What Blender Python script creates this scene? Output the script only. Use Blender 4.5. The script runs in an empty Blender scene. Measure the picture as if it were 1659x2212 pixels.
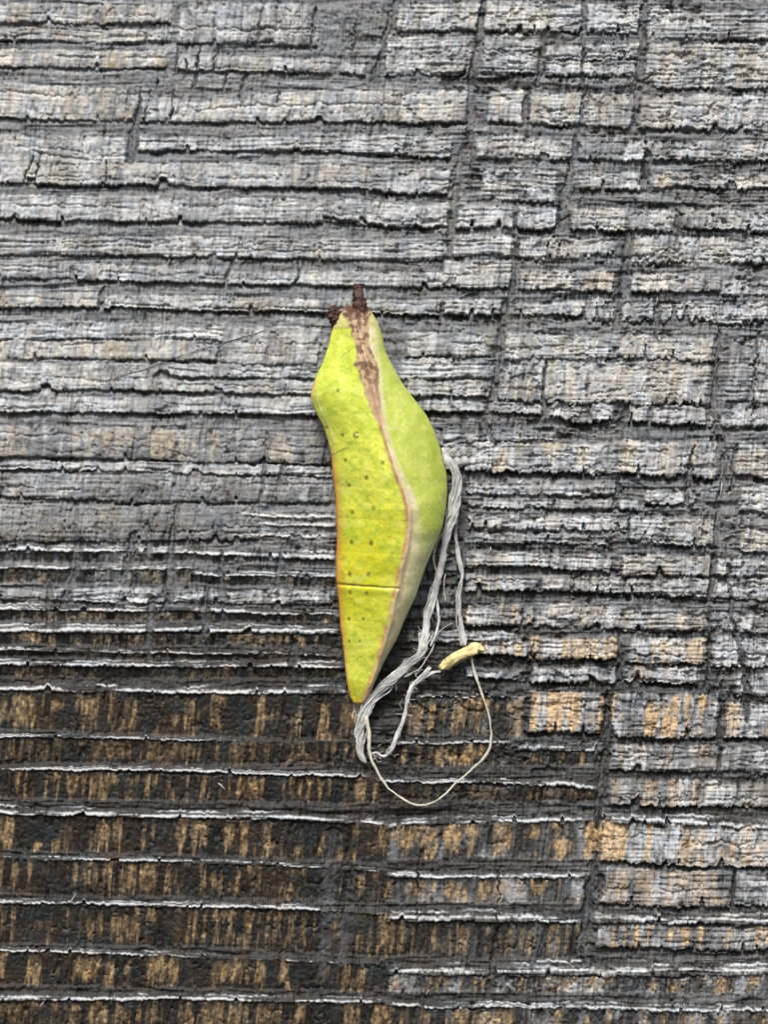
import bpy, math
import numpy as np
from mathutils import Vector

sc = bpy.context.scene
sc.unit_settings.system = 'METRIC'
sc.unit_settings.scale_length = 0.01            # one unit is one centimetre
sc.unit_settings.length_unit = 'CENTIMETERS'

# ------------------------------------------------------------------ camera, light
S = 5.5 / 1659.0            # cm per drawing unit; the board is 1659 x 2212 units in view
CX, CY = 829.5, 1106.0
CAM_D = 20.0
cam = bpy.data.cameras.new('camera')
camo = bpy.data.objects.new('camera', cam)
sc.collection.objects.link(camo)
camo.location = (0, -CAM_D, 0)
camo.rotation_euler = (math.radians(90), 0, 0)
cam.sensor_fit = 'VERTICAL'
cam.sensor_height = 24.0
cam.lens = 24.0 * CAM_D / (2212 * S)
cam.clip_start = 0.5
cam.clip_end = 5000
sc.camera = camo

SUN_EL, SUN_ROT = math.radians(52), math.radians(190)
w = bpy.data.worlds.new('World'); sc.world = w; w.use_nodes = True
nt = w.node_tree
bg = nt.nodes['Background']
sky = nt.nodes.new('ShaderNodeTexSky'); sky.sky_type = 'NISHITA'
sky.sun_disc = False; sky.sun_elevation = SUN_EL; sky.sun_rotation = SUN_ROT
sky.air_density = 1.0; sky.dust_density = 4.0; sky.ozone_density = 1.0
nt.links.new(sky.outputs[0], bg.inputs[0]); bg.inputs[1].default_value = 0.11
sun = bpy.data.lights.new('sun', 'SUN'); sun.energy = 2.4
sun.angle = math.radians(14); sun.color = (1.0, 0.985, 0.96)
suno = bpy.data.objects.new('sun', sun); sc.collection.objects.link(suno)
sd = Vector((math.sin(SUN_ROT) * math.cos(SUN_EL), math.cos(SUN_ROT) * math.cos(SUN_EL), math.sin(SUN_EL)))
suno.rotation_euler = (-sd).to_track_quat('-Z', 'Y').to_euler()
suno.location = sd * 50
sc.view_settings.view_transform = 'Standard'
sc.view_settings.look = 'None'
sc.view_settings.exposure = 0.56
sc.view_settings.gamma = 1.0

rng = np.random.RandomState(11)
def P(x, y, h=0.0):          # drawing units -> scene (x right, z up, y away from the camera)
    return ((x - CX) * S, -h * S, (CY - y) * S)

# ------------------------------------------------------------------ noise helpers
def hash2(i, j, seed):
    n = (i.astype(np.int64) * 374761393 + j.astype(np.int64) * 668265263 + seed * 1442695041) & 0xffffffff
    n = ((n ^ (n >> 13)) * 1274126177) & 0xffffffff
    n = n ^ (n >> 16)
    return (n & 0xffffff) / float(0xffffff)
def vn2(x, y, seed):
    x, y = np.broadcast_arrays(x, y)
    i = np.floor(x); j = np.floor(y); fx = x - i; fy = y - j
    fx = fx * fx * (3 - 2 * fx); fy = fy * fy * (3 - 2 * fy)
    a = hash2(i, j, seed); b = hash2(i + 1, j, seed); c = hash2(i, j + 1, seed); d = hash2(i + 1, j + 1, seed)
    return (a + (b - a) * fx) * (1 - fy) + (c + (d - c) * fx) * fy
def vn1(x, seed):
    return vn2(np.asarray(x, float), np.zeros(1), seed)
def fbm(x, y, seed, o=3):
    s = 0; a = 0.5; t = 0
    for k in range(o):
        s = s + a * vn2(x * 2 ** k, y * 2 ** k, seed + k * 7); t += a; a *= 0.5
    return s / t
def ss(a, b, x):
    t = np.clip((x - a) / (b - a), 0, 1); return t * t * (3 - 2 * t)
def lerp(a, b, t): return a + (b - a) * t

# ------------------------------------------------------------------ the weathered board
def axis(lo, hi, step, m, M):
    core = np.arange(lo - m, hi + m, step)
    out = []; x = core[-1]; s = step
    while x < hi + M:
        s *= 1.12; x += s; out.append(x)
    r = np.array(out); n = len(r)
    l = core[0] - (r - core[-1])[::-1]
    return np.concatenate([l, core, r])
XS = axis(0, 1659, 2.0, 24, 900)
YS = axis(0, 2212, 2.0, 24, 900)
X, Y = np.meshgrid(XS, YS)
SL = 0.10                                    # slant of the cross cells
XL = X + SL * Y
# wander of the layers, so every edge drifts a little
YW = Y + 5 * (fbm(X / 210, Y / 400, 3) - .5) + 2.5 * (vn2(X / 60, Y / 90, 5) - .5)

cells = fbm(XL / 9, Y / 9, 21, 2) - .5
ex = ss(1120, 1500, Y + 60 * (vn2(X / 160, Y / 160, 31) - .5)) * (1 - 0.70 * ss(650, 1500, X))  # lower left mask: weaker sky light, put into the colour as darker brown
subrow = vn2(X / 130, YW / 11 + 3 * vn2(X / 300, Y / 300, 25), 24)
patchy = ss(.3, .7, fbm(X / 90, Y / 30, 26, 2))
H = 2.5 * cells + 1.5 + 7 * (fbm(X / 60, Y / 14, 22, 3) - .5) + 6 * patchy * (ss(.35, .6, subrow) - .5)
W = (0.45 - .10 * ss(700, 1100, X) + 0.34 * (fbm(X / 45, Y / 10, 23, 3) - .5) + .26 * patchy * (ss(.4, .65, subrow) - .35) + .12 * (fbm(XL / 9, Y / 26, 27, 2) - .5)) * (1 - .72 * ex)       # paleness: silvery weathering, plus painted lit ledges and shade
TAN = np.zeros_like(H)                                      # bare straw-coloured wood
BRN = 0.2 + .5 * ex                                # dark brown wood, with the lower left's shade painted in
ROWS = np.full_like(H, 0.5)

# lower left painted darker and browner, as it reflects less sky; the rest grey
ex2 = ss(1000, 1560, Y)

STRIPS = []
def A(pts, h=11, **k): STRIPS.append(('A', pts, h, k))
def L(pts, h=11, **k): STRIPS.append(('L', pts, h, k))
def B(pts, h=6, **k): STRIPS.append(('B', pts, h, k))

# upper left
A([(-900,-30,46),(0,5,50),(370,10,48)], 10, tan=.5, soft=.5)
A([(385,6,92),(560,8,95),(690,10,100)], 9, ribs=1, cuts=.7)
A([(-900,30,82),(0,60,88),(370,62,90)], 6, tan=.3, soft=.8, rows=.8)
A([(-900,84,130),(0,108,145),(360,108,147)], 9, tan=.7, soft=.7)
A([(385,118,150),(432,120,152),(720,128,160)], 13, tan=.3, cuts=.5)
A([(735,130,160),(790,130,165)], 10, ribs=1)
A([(-900,120,220),(0,183,255),(200,188,258),(300,196,262)], 11, tan=.5, soft=.6, st=3)
A([(305,206,262),(385,212,262)], 9, ribs=1)
A([(385,222,262),(560,205,264),(700,196,263),(1010,200,266)], 11, tan=.4)
A([(-900,240,360),(0,290,396),(268,296,398)], 9, tan=.15, rows=.4)
A([(300,296,326),(520,298,324),(700,290,328),(830,288,330),(975,298,343)], 10, rows=1, sh=1.3)
A([(60,350,398),(280,352,397),(450,352,402),(830,362,410),(960,366,414)], 13, tan=.4, sh=1.6, jag=1.2)
A([(-900,380,440),(0,422,474),(400,424,476),(560,428,480),(700,432,482)], 11, rows=.6, sh=1.5, cuts=.5)
A([(700,432,452),(960,440,466)], 8, rows=1)
A([(700,458,480),(965,466,490)], 9, rows=1)
A([(-900,470,520),(0,508,550),(400,510,552),(700,515,560),(960,520,562)], 9, rows=.9, tan=.15)
A([(-900,530,570),(0,563,600),(150,566,602)], 10)
A([(163,572,604),(440,574,612),(500,580,612)], 13, sh=1.5)
A([(500,583,614),(830,587,618),(960,590,622)], 12, rows=.8, sh=1.3)
A([(-900,590,630),(0,628,662),(215,632,664)], 11, tan=.6, sh=1.3)
A([(225,634,664),(360,638,668),(830,648,676),(950,650,680)], 11, tan=.3, sh=1.5)
A([(-900,650,690),(0,696,732),(470,702,734),(480,702,740)], 8, rows=1)
A([(-900,690,730),(0,734,774),(470,736,778)], 10, tan=.6, sh=1.3)
A([(478,704,784),(690,706,790)], 10, soft=.4, tan=.15, sh=1.3)
A([(-900,730,790),(0,782,842),(330,784,844)], 11, tan=.2, sh=1.6)
A([(330,784,812),(700,786,816)], 10, rows=.7)
A([(330,820,844),(700,820,852)], 11, rows=.4, tan=.2)
A([(-900,800,840),(0,856,890),(330,858,892),(690,856,896)], 12, rows=1, sh=1.7)
A([(-900,850,920),(0,920,985),(480,930,998),(560,932,998),(660,944,1003),(715,946,1003)], 11, tan=.6, st=3, soft=.6, sh=1.4, dk=.35)
A([(-900,910,990),(0,994,1012),(480,1000,1024),(715,1010,1030)], 11, rows=.8)
A([(-900,930,1010),(0,1018,1072),(250,1020,1080)], 8, rows=.6, tan=.2, dk=.2)
A([(250,1026,1086),(715,1032,1086)], 8, rows=.3, soft=.7, dk=.4)
A([(-900,1010,1080),(0,1090,1168),(300,1092,1168),(560,1094,1166)], 11, soft=.5, dk=.45, tan=.15, st=4)
# upper right
A([(857,8,68),(1035,10,66)], 11, tan=.3, rows=.5)
A([(1050,6,68),(1255,8,70)], 11, tan=.4, cuts=.3, rows=.6)
A([(1270,10,70),(1380,14,72)], 10, rows=.5)
A([(1400,16,80),(1659,24,84),(2560,60,120)], 9, rows=.9)
A([(835,80,164),(1020,80,162)], 9, rows=.9, cuts=1.4, tan=.2)
A([(1045,76,160),(1160,78,160)], 6, rows=1, cuts=1.2)
A([(1182,96,128),(1380,98,128)], 8, rows=.8, cuts=.8)
A([(1180,132,162),(1380,132,164)], 11, cuts=.8)
A([(1398,92,190),(1659,96,190),(2560,130,220)], 7, rows=1, tan=.4)
A([(1055,196,262),(1130,198,268)], 11, tan=.4)
A([(1148,200,268),(1250,200,270),(1365,206,276)], 11, tan=.5)
A([(1385,206,276),(1659,210,284),(2560,250,330)], 11, tan=.25, soft=.5)
A([(1030,296,344),(1235,300,344)], 11, rows=.8, tan=.3)
A([(1255,302,344),(1410,306,346)], 11, rows=.5)
A([(1414,306,347),(1659,310,346),(2560,350,400)], 11, tan=.25, sh=1.3)
A([(830,366,416),(970,368,418)], 11, sh=1.4)
A([(1045,365,430),(1200,366,436)], 6, rows=1, cuts=1.3)
A([(1256,372,408),(1385,374,410)], 9, rows=.6)
A([(1405,376,404),(1659,378,408),(2560,420,460)], 9, tan=.7)
A([(700,430,470),(835,438,488),(968,440,490)], 12, rows=.5, sh=1.5)
A([(988,442,492),(1110,446,493)], 12, rows=.5, sh=1.6)
A([(1118,446,493),(1203,448,495)], 12, sh=1.6)
A([(1236,452,494),(1352,452,498)], 12, tan=.3, sh=1.6)
A([(1360,454,498),(1455,456,500)], 12, sh=1.6)
A([(1474,452,492),(1659,456,500),(2560,500,540)], 12, tan=.3, sh=1.6)
A([(965,508,552),(1110,508,550)], 8, rows=1, cuts=1.2)
A([(1125,512,556),(1330,516,552)], 6, rows=.8, cuts=1.6, tan=.2, jag=2)
A([(1370,512,566),(1659,512,570),(2560,540,600)], 6, rows=.6, cuts=1.8, jag=1.6, tan=.2)
A([(960,562,618),(1104,562,622)], 11, rows=.6, tan=.3, sh=1.3)
A([(1124,584,622),(1326,586,628)], 12, tan=.6, sh=1.4)
A([(1368,590,628),(1555,596,632)], 12, tan=.6, sh=1.5)
A([(1562,600,632),(1659,602,636),(2560,640,670)], 9, cuts=1.6)
A([(960,644,678),(1082,644,678)], 12, sh=1.8)
A([(1114,652,678),(1262,654,680)], 12, tan=.2, sh=1.6, rows=.4)
A([(1268,646,690),(1420,650,690)], 7, cuts=1.8, jag=2)
A([(1430,652,690),(1659,654,694),(2560,690,730)], 7, cuts=2.5, jag=2)
A([(880,718,768),(1064,718,768)], 9, rows=.9, tan=.15)
A([(860,772,816),(1060,774,816)], 9, rows=.8)
A([(880,818,854),(1054,820,854)], 11, tan=.4, sh=1.4)
A([(1092,720,772),(1200,724,774),(1300,722,772),(1540,730,778)], 11, tan=.4, sh=.5, jag=1.5)
A([(1080,776,860),(1300,778,870),(1532,780,870)], 12, tan=.6, soft=.5, sh=1.6, jag=2)
A([(1575,730,862),(1659,734,866),(2560,780,900)], 11, ribs=1, cuts=1.2)
A([(915,866,888),(1045,868,888)], 11, sh=1.8)
A([(1058,866,888),(1170,868,892)], 11, sh=1.6)
A([(1190,872,902),(1325,874,908)], 11, cuts=1.8, jag=2, sh=1.6)
A([(1360,874,912),(1400,876,912)], 11, sh=1.6)
A([(1410,876,914),(1528,878,916)], 12, sh=1.8)
A([(1535,878,920),(1659,880,922),(2560,920,960)], 9, cuts=2, ribs=1)
A([(960,930,952),(1200,932,952)], 6, rows=1, cuts=1)
A([(960,956,1014),(1110,956,1020),(1330,956,1022),(1545,950,1030)], 12, tan=.7, st=2, sh=1.8, soft=.7, jag=1.5)
A([(1590,956,1026),(1659,960,1030),(2560,990,1070)], 11, tan=.6, sh=1.4, st=2)
A([(985,1040,1066),(1340,1046,1072)], 9, rows=.8, cuts=.9)
A([(1395,1060,1086),(1500,1062,1088)], 9, cuts=.8)
A([(990,1074,1094),(1380,1080,1102)], 8, rows=.8, cuts=1)
A([(1600,1050,1104),(1659,1050,1106),(2560,1090,1150)], 9, tan=.3)
# middle left: thin ledges painted as lit, over brown faces painted darker in shade
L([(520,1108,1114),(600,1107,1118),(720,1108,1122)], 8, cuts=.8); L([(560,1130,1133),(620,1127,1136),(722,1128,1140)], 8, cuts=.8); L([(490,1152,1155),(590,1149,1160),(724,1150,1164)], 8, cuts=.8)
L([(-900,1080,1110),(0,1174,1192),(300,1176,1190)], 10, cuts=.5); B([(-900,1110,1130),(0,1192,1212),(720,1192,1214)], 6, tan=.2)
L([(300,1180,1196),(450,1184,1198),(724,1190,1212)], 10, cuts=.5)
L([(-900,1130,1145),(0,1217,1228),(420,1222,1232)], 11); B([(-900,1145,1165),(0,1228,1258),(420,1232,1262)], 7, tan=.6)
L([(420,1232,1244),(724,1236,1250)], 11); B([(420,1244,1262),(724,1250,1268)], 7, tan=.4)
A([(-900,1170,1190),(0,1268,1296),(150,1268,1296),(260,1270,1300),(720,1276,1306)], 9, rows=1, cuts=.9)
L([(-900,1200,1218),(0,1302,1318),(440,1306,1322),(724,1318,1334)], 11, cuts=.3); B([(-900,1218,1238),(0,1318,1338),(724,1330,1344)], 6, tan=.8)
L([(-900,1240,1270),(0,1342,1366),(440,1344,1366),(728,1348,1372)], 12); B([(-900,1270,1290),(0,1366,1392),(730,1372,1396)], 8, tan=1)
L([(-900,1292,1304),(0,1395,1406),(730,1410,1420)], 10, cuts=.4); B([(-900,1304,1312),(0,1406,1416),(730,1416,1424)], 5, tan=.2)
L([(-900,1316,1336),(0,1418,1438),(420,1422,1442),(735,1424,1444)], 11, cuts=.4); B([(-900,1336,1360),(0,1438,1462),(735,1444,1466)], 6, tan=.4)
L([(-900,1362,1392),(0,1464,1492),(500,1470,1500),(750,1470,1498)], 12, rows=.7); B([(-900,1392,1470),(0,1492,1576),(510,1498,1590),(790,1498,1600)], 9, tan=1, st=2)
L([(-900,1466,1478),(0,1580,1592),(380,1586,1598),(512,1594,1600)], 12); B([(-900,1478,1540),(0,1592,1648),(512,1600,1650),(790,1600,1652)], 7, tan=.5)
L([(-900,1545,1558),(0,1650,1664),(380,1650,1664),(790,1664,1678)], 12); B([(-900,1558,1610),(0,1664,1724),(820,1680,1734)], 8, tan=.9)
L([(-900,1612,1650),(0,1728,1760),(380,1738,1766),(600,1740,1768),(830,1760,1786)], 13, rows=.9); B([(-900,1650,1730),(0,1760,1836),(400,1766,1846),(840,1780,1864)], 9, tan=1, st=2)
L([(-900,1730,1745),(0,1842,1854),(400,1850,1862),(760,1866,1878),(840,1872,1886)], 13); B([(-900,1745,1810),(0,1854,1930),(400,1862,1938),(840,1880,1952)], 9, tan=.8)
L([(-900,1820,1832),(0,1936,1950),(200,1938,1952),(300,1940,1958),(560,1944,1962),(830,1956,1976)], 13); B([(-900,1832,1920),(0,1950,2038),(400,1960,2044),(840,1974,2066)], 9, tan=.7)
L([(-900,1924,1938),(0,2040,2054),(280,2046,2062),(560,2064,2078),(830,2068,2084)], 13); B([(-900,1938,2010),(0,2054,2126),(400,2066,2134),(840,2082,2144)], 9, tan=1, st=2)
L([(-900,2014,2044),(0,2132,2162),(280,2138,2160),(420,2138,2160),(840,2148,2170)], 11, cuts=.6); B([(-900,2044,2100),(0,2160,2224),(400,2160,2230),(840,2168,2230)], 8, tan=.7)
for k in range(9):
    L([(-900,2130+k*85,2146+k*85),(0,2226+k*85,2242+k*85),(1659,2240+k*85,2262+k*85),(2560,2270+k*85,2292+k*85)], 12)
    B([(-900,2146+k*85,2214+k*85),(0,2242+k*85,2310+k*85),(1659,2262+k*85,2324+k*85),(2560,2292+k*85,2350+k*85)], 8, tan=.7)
# lower right
A([(1010,1116,1142),(1355,1118,1146)], 9, rows=.7, tan=.2)
A([(1360,1118,1170),(1545,1120,1178)], 10, rows=.4, tan=.4)
A([(1600,1140,1192),(1659,1150,1194),(2560,1190,1230)], 9, tan=.5, cuts=1)
A([(1025,1152,1172),(1310,1154,1176)], 8, rows=.8, cuts=.6)
A([(1005,1192,1226),(1140,1194,1224),(1320,1200,1236)], 11, tan=.3, sh=1.4, rows=.8)
A([(1345,1198,1242),(1545,1200,1244)], 11, tan=.4, sh=1.3, cuts=.7)
A([(1550,1206,1240),(1659,1210,1242),(2560,1240,1290)], 8, cuts=2)
A([(1000,1244,1276),(1160,1244,1276)], 11, tan=.7, sh=1.6)
A([(1172,1244,1278),(1345,1246,1282)], 10, cuts=2, sh=1.4, tan=.2)
A([(1350,1246,1284),(1535,1248,1288)], 10, rows=1, sh=1.2, tan=.2)
A([(1545,1248,1290),(1659,1250,1296),(2560,1290,1330)], 7, cuts=2)
A([(1008,1306,1350),(1152,1308,1350)], 11, tan=.8, sh=1.4, rows=.7)
A([(1160,1304,1352),(1340,1308,1356)], 9, cuts=1.6, tan=.4, sh=1.2)
A([(1345,1312,1360),(1535,1316,1360)], 9, rows=.9, tan=.5)
A([(1540,1320,1360),(1659,1322,1366),(2560,1360,1400)], 8, cuts=2, ribs=1)
A([(880,1362,1386),(1010,1362,1384),(1130,1366,1386)], 8, rows=1)
A([(1020,1388,1412),(1140,1386,1416)], 11, tan=1.0, sh=1.5)
A([(1146,1372,1422),(1335,1374,1424)], 11, tan=.9, sh=1.6, rows=.4)
A([(1360,1376,1432),(1525,1378,1432)], 11, tan=.8, sh=1.2)
A([(1538,1376,1440),(1659,1380,1440),(2560,1410,1480)], 9, ribs=1, cuts=1.5)
A([(1000,1436,1456),(1070,1440,1466),(1130,1442,1466)], 9, cuts=.5)
A([(1150,1440,1470),(1330,1444,1474)], 11, sh=1.4, rows=.4)
A([(1350,1440,1472),(1510,1444,1476)], 11, sh=1.5, rows=.5, tan=.3)
A([(1590,1454,1500),(1659,1456,1500),(2560,1500,1540)], 8, cuts=1)
L([(880,1492,1504),(1130,1494,1506)], 10); B([(880,1506,1584),(1130,1508,1588)], 8, tan=1, dkk=.8)
A([(1145,1492,1580),(1300,1496,1584)], 11, tan=1.1, soft=.7, sh=1.2, rows=.4)
A([(1322,1494,1588),(1550,1500,1594)], 12, tan=1.1, st=3, soft=.7, sh=1.1, rows=.3)
A([(1570,1520,1590),(1659,1524,1594),(2560,1560,1640)], 10, tan=.8)
L([(850,1588,1606),(1100,1588,1606)], 12); B([(850,1606,1652),(1110,1606,1652)], 8, tan=1.2, dkk=.8)
L([(1120,1596,1618),(1295,1602,1624)], 11, cuts=.5); B([(1120,1618,1650),(1295,1624,1654)], 8, tan=1.2)
A([(1320,1606,1662),(1550,1610,1664)], 10, tan=.4, rows=.9)
A([(1560,1606,1664),(1659,1610,1668),(2560,1650,1700)], 9, rows=.9)
L([(820,1674,1688),(1150,1680,1692),(1290,1684,1706)], 11, cuts=.8); B([(820,1690,1726),(1290,1706,1736)], 7, tan=.4)
A([(1318,1680,1738),(1510,1686,1738)], 11, tan=.5, cuts=.5, soft=.7)
A([(1512,1686,1738),(1659,1690,1742),(2560,1730,1780)], 10, tan=.2, soft=.7)
L([(840,1762,1784),(1100,1756,1778),(1420,1752,1778),(1659,1766,1792),(2560,1800,1820)], 11, cuts=.4)
B([(840,1784,1856),(1030,1778,1850),(1300,1774,1856)], 9, tan=1.5, st=2, dkk=.5)
A([(1300,1774,1860),(1470,1776,1864)], 10, tan=1.2, st=3, soft=.8)
A([(1470,1780,1866),(1659,1786,1870),(2560,1820,1900)], 9, tan=.6, st=3, soft=.8)
L([(840,1872,1894),(1100,1874,1898),(1255,1876,1898)], 12, rows=.9); B([(840,1896,1946),(1260,1898,1952)], 8, tan=1.1, dkk=.3)
A([(1300,1874,1952),(1580,1878,1958)], 10, rows=.6, tan=.5, dk=.2)
A([(1590,1880,1950),(1659,1884,1956),(2560,1920,1990)], 9, rows=.6)
L([(840,1956,1988),(1100,1958,1990),(1245,1966,1996)], 12, rows=1); B([(840,1990,2064),(1250,1994,2068)], 8, tan=.6)
L([(1285,1962,1992),(1659,1968,1994),(2560,2000,2030)], 11, rows=.6, cuts=.5); A([(1290,1994,2044),(1659,2000,2050),(2560,2030,2080)], 9, tan=1.1, dk=.2)
L([(840,2072,2104),(1320,2070,2110),(1659,2076,2104),(2560,2110,2140)], 11, rows=1, cuts=.3); B([(840,2106,2142),(1330,2112,2142),(1659,2106,2146),(2560,2140,2180)], 8, tan=1.3, dkk=.3)
L([(840,2156,2174),(1200,2162,2182),(1659,2166,2186),(2560,2200,2220)], 11, cuts=.6); B([(840,2174,2226),(1659,2186,2236),(2560,2220,2260)], 8, tan=1, dkk=.6)
# above the frame
for k in range(10):
    y = -14 - 88 * k
    A([(-900,y-60,y-2),(0,y-58,y),(1659,y-54,y+2),(2560,y-40,y+20)], 10, tan=.3, rows=.5, sh=1.2, cuts=.4)

CRACKSEG = []
for n, (kind, pts, h, k) in enumerate(STRIPS):
    px = np.array([p[0] for p in pts], float); pt = np.array([p[1] for p in pts], float); pb = np.array([p[2] for p in pts], float)
    x0, x1 = px[0], px[-1]
    c0, c1 = np.searchsorted(XS, x0 - 8), np.searchsorted(XS, x1 + 8)
    r0, r1 = np.searchsorted(YS, pt.min() - 22), np.searchsorted(YS, pb.max() + 22)
    if c1 <= c0 or r1 <= r0: continue
    x = XS[c0:c1]; sl = (slice(r0, r1), slice(c0, c1)); seed = 100 + n * 13
    yt = np.interp(x, px, pt); yb = np.interp(x, px, pb)
    jg = k.get('jag', 1.0)
    zone = ss(700, 1500, x) * .5 + .75
    # scalloped torn edges: cells of eight units, now and then a tooth
    sc1 = np.abs(np.sin(x / 9.0 * 1.6 + 5 * vn1(x / 30, seed))) 
    yb = yb + jg * zone * (4.0 * (vn1(x / 6, seed + 1) - .5) + 5 * (vn1(x / 28, seed + 2) - .5) + 2.0 * sc1 - 17 * ss(.86, .99, vn1(x / 15, seed + 3)) + 3 * (vn1(x / 3.2, seed + 7) - .5))
    yt = yt + (0.6 + .5 * jg) * zone * (4.5 * (vn1(x / 7, seed + 4) - .5) + 5 * (vn1(x / 33, seed + 5) - .5) + 7 * ss(.85, .97, vn1(x / 11, seed + 6)))
    if kind == 'L': yt = yt + .30 * (yb - yt) * ex[(r0 + r1) // 2, c0:c1]
    x, yt, yb = x[None, :], yt[None, :], np.maximum(yb, yt + 3)[None, :]
    yw = YW[sl]; xl = XL[sl]
    t = (yw - yt) / (yb - yt)
    sf = k.get('soft', 1.0)
    if kind == 'A':
        sb = 1.2 + 9 * (ss(.55, .85, vn1(XS[c0:c1] / 55, seed + 20)) * (1 if k.get('sh', 1) < 1.35 else .35))[None, :]
        st_ = 3 + 9 * ss(.5, .85, vn1(XS[c0:c1] / 48, seed + 21))[None, :]
        m = ss(0, 1, (yw - yt + 1.5) / st_) * ss(0, 1, (yb - yw + sb * .5) / sb)
        prof = h * (.45 + .55 * np.clip(t, 0, 1) ** .8) - 2.0 * ss(.85, 1.02, t)
        shd = k.get('sh', 1.0)
    elif kind == 'L':
        m = ss(-3, 3, yw - yt) * ss(-2, 1.5, yb - yw)
        prof = h * (.15 + .95 * np.clip(t * 1.1, 0, 1)) + 2.5 * (vn2(xl / 5.5, Y[sl] / 8, seed + 43) - .5)
        shd = 0
    else:
        m = ss(-2, 1, yw - yt) * ss(-3, 3, yb - yw)
        prof = h * (1.0 - 1.25 * np.clip(t, 0, 1) ** .9) - 1
        shd = 0
    if kind == 'A':
        h = h * (.82 + .18 * min(1, x0 / 900 if x0 > 0 else 0)); prof = prof * (.82 + .18 * min(1, max(x0, 0) / 900))
        rq = np.random.RandomState(seed + 77)
        for q in range(rq.randint(1, 4) if (pb - pt).mean() > 26 else rq.randint(0, 2)):
            tc_ = rq.uniform(.18, .85); xx = XS[c0:c1]
            tq = tc_ + .20 * (vn1(xx / 70, seed + 80 + q) - .5) + .04 * (vn1(xx / 9, seed + 84 + q) - .5)
            on = ss(.42, .60, vn1(xx / 50, seed + 88 + q)) * rq.uniform(.5, 1)
            gq = np.exp(-(((t - tq[None, :]) * (yb - yt)) / (1.6 + 1.6 * vn1(xx / 14, seed + 92 + q))[None, :]) ** 2) * on[None, :]
            prof = prof - 6.5 * gq
            # the piece below the split sits a little prouder
            prof = prof + 2.2 * on[None, :] * ss(0, 5, (t - tq[None, :]) * (yb - yt))
    endj = 5 * (vn1(YS[r0:r1] / 14, seed + 8)[:, None] - .5) + 3 * (vn1(YS[r0:r1] / 4.5, seed + 18)[:, None] - .5); es = 1.5 + 5 * (np.random.RandomState(seed + 3).rand() > .5)
    sx = xl - x + x                               # slanted x
    xe = x + SL * (Y[sl] - (yt + yb) / 2)
    if kind == 'L': es = 14
    m = m * ss(-es, es, xe - x0 + endj) * ss(-es, es, x1 - xe + endj)
    # cross cuts of this layer
    nc = int((.45 + .35 * (x0 > 900) + k.get('cuts', .25)) * (x1 - x0) / 34) if x1 - x0 < 1500 else int(k.get('cuts', .25) * (x1 - x0) / 60)
    rs = np.random.RandomState(seed)
    for q in range(nc):
        xc = rs.uniform(x0, x1); wd = rs.uniform(1.2, 3.6); dp = rs.uniform(.35, 1)
        ya, yb2 = sorted(rs.uniform(-.3, 1.3, 2))
        prof = prof - dp * 7 * np.exp(-((xe - xc + .6 * endj) / wd) ** 2) * ss(ya - .15, ya, t) * ss(yb2 + .15, yb2, t)
    ribs = k.get('ribs', 0)
    if ribs:
        prof = prof + 7 * (ss(.2, .75, vn2(xe / 7.5, Y[sl] / 60, seed + 9)) - .7)
    # a deep gap under the torn lower edge, its shadow darkened into the colour too
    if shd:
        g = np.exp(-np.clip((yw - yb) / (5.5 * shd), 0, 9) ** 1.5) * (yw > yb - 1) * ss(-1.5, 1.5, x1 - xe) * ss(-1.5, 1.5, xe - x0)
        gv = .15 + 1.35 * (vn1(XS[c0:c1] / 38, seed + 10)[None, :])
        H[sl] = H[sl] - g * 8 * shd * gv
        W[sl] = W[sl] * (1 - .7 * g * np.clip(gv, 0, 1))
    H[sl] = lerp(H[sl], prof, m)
    # tone: silvery, with bare straw streaks that span the layer
    tn = k.get('tan', 0.0)
    sw = {1: 9., 2: 17., 3: 14., 4: 24.}[k.get('st', 1)]
    n1 = vn2(xe / sw, np.zeros(1), seed + 11) * .7 + vn2(xe / (sw * .36), Y[sl] / 40, seed + 12) * .3
    n2 = fbm(xe / 60, Y[sl] / 50, seed + 13, 2)
    tm = ss(.45, .60, n1 * .65 + n2 * .45 - .05) * np.clip(tn, 0, 1.5) * (.6 + .4 * vn2(xe / 6, Y[sl] / 7, seed + 14))
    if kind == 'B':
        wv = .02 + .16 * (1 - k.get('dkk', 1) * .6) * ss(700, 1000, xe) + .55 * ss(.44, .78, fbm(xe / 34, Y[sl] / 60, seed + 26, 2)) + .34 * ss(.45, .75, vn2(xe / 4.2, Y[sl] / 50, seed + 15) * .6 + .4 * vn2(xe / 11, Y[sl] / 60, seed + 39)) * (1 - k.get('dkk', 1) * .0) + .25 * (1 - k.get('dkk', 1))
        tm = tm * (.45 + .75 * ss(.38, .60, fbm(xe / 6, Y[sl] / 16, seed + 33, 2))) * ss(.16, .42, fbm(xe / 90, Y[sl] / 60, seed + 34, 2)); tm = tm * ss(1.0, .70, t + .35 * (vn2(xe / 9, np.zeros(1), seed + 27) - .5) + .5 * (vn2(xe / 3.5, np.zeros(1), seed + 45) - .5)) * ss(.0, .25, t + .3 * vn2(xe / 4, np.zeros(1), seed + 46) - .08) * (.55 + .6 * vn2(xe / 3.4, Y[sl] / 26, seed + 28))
        br = np.full_like(t, 1.0) * k.get('dkk', 1)  # brown wood, painted darker still where the face turns from the sky
    elif kind == 'L':
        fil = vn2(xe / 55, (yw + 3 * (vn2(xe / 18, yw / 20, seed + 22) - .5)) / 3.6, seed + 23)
        den = .30 + .65 * fbm(xe / 70, Y[sl] / 30, seed + 24, 2) - .30 * ss(.58, .80, vn2(xe / 95, np.zeros(1), seed + 41)) + .10 + .42 * (vn2(xe / 5, Y[sl] / 6, seed + 25) - .5)
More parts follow.
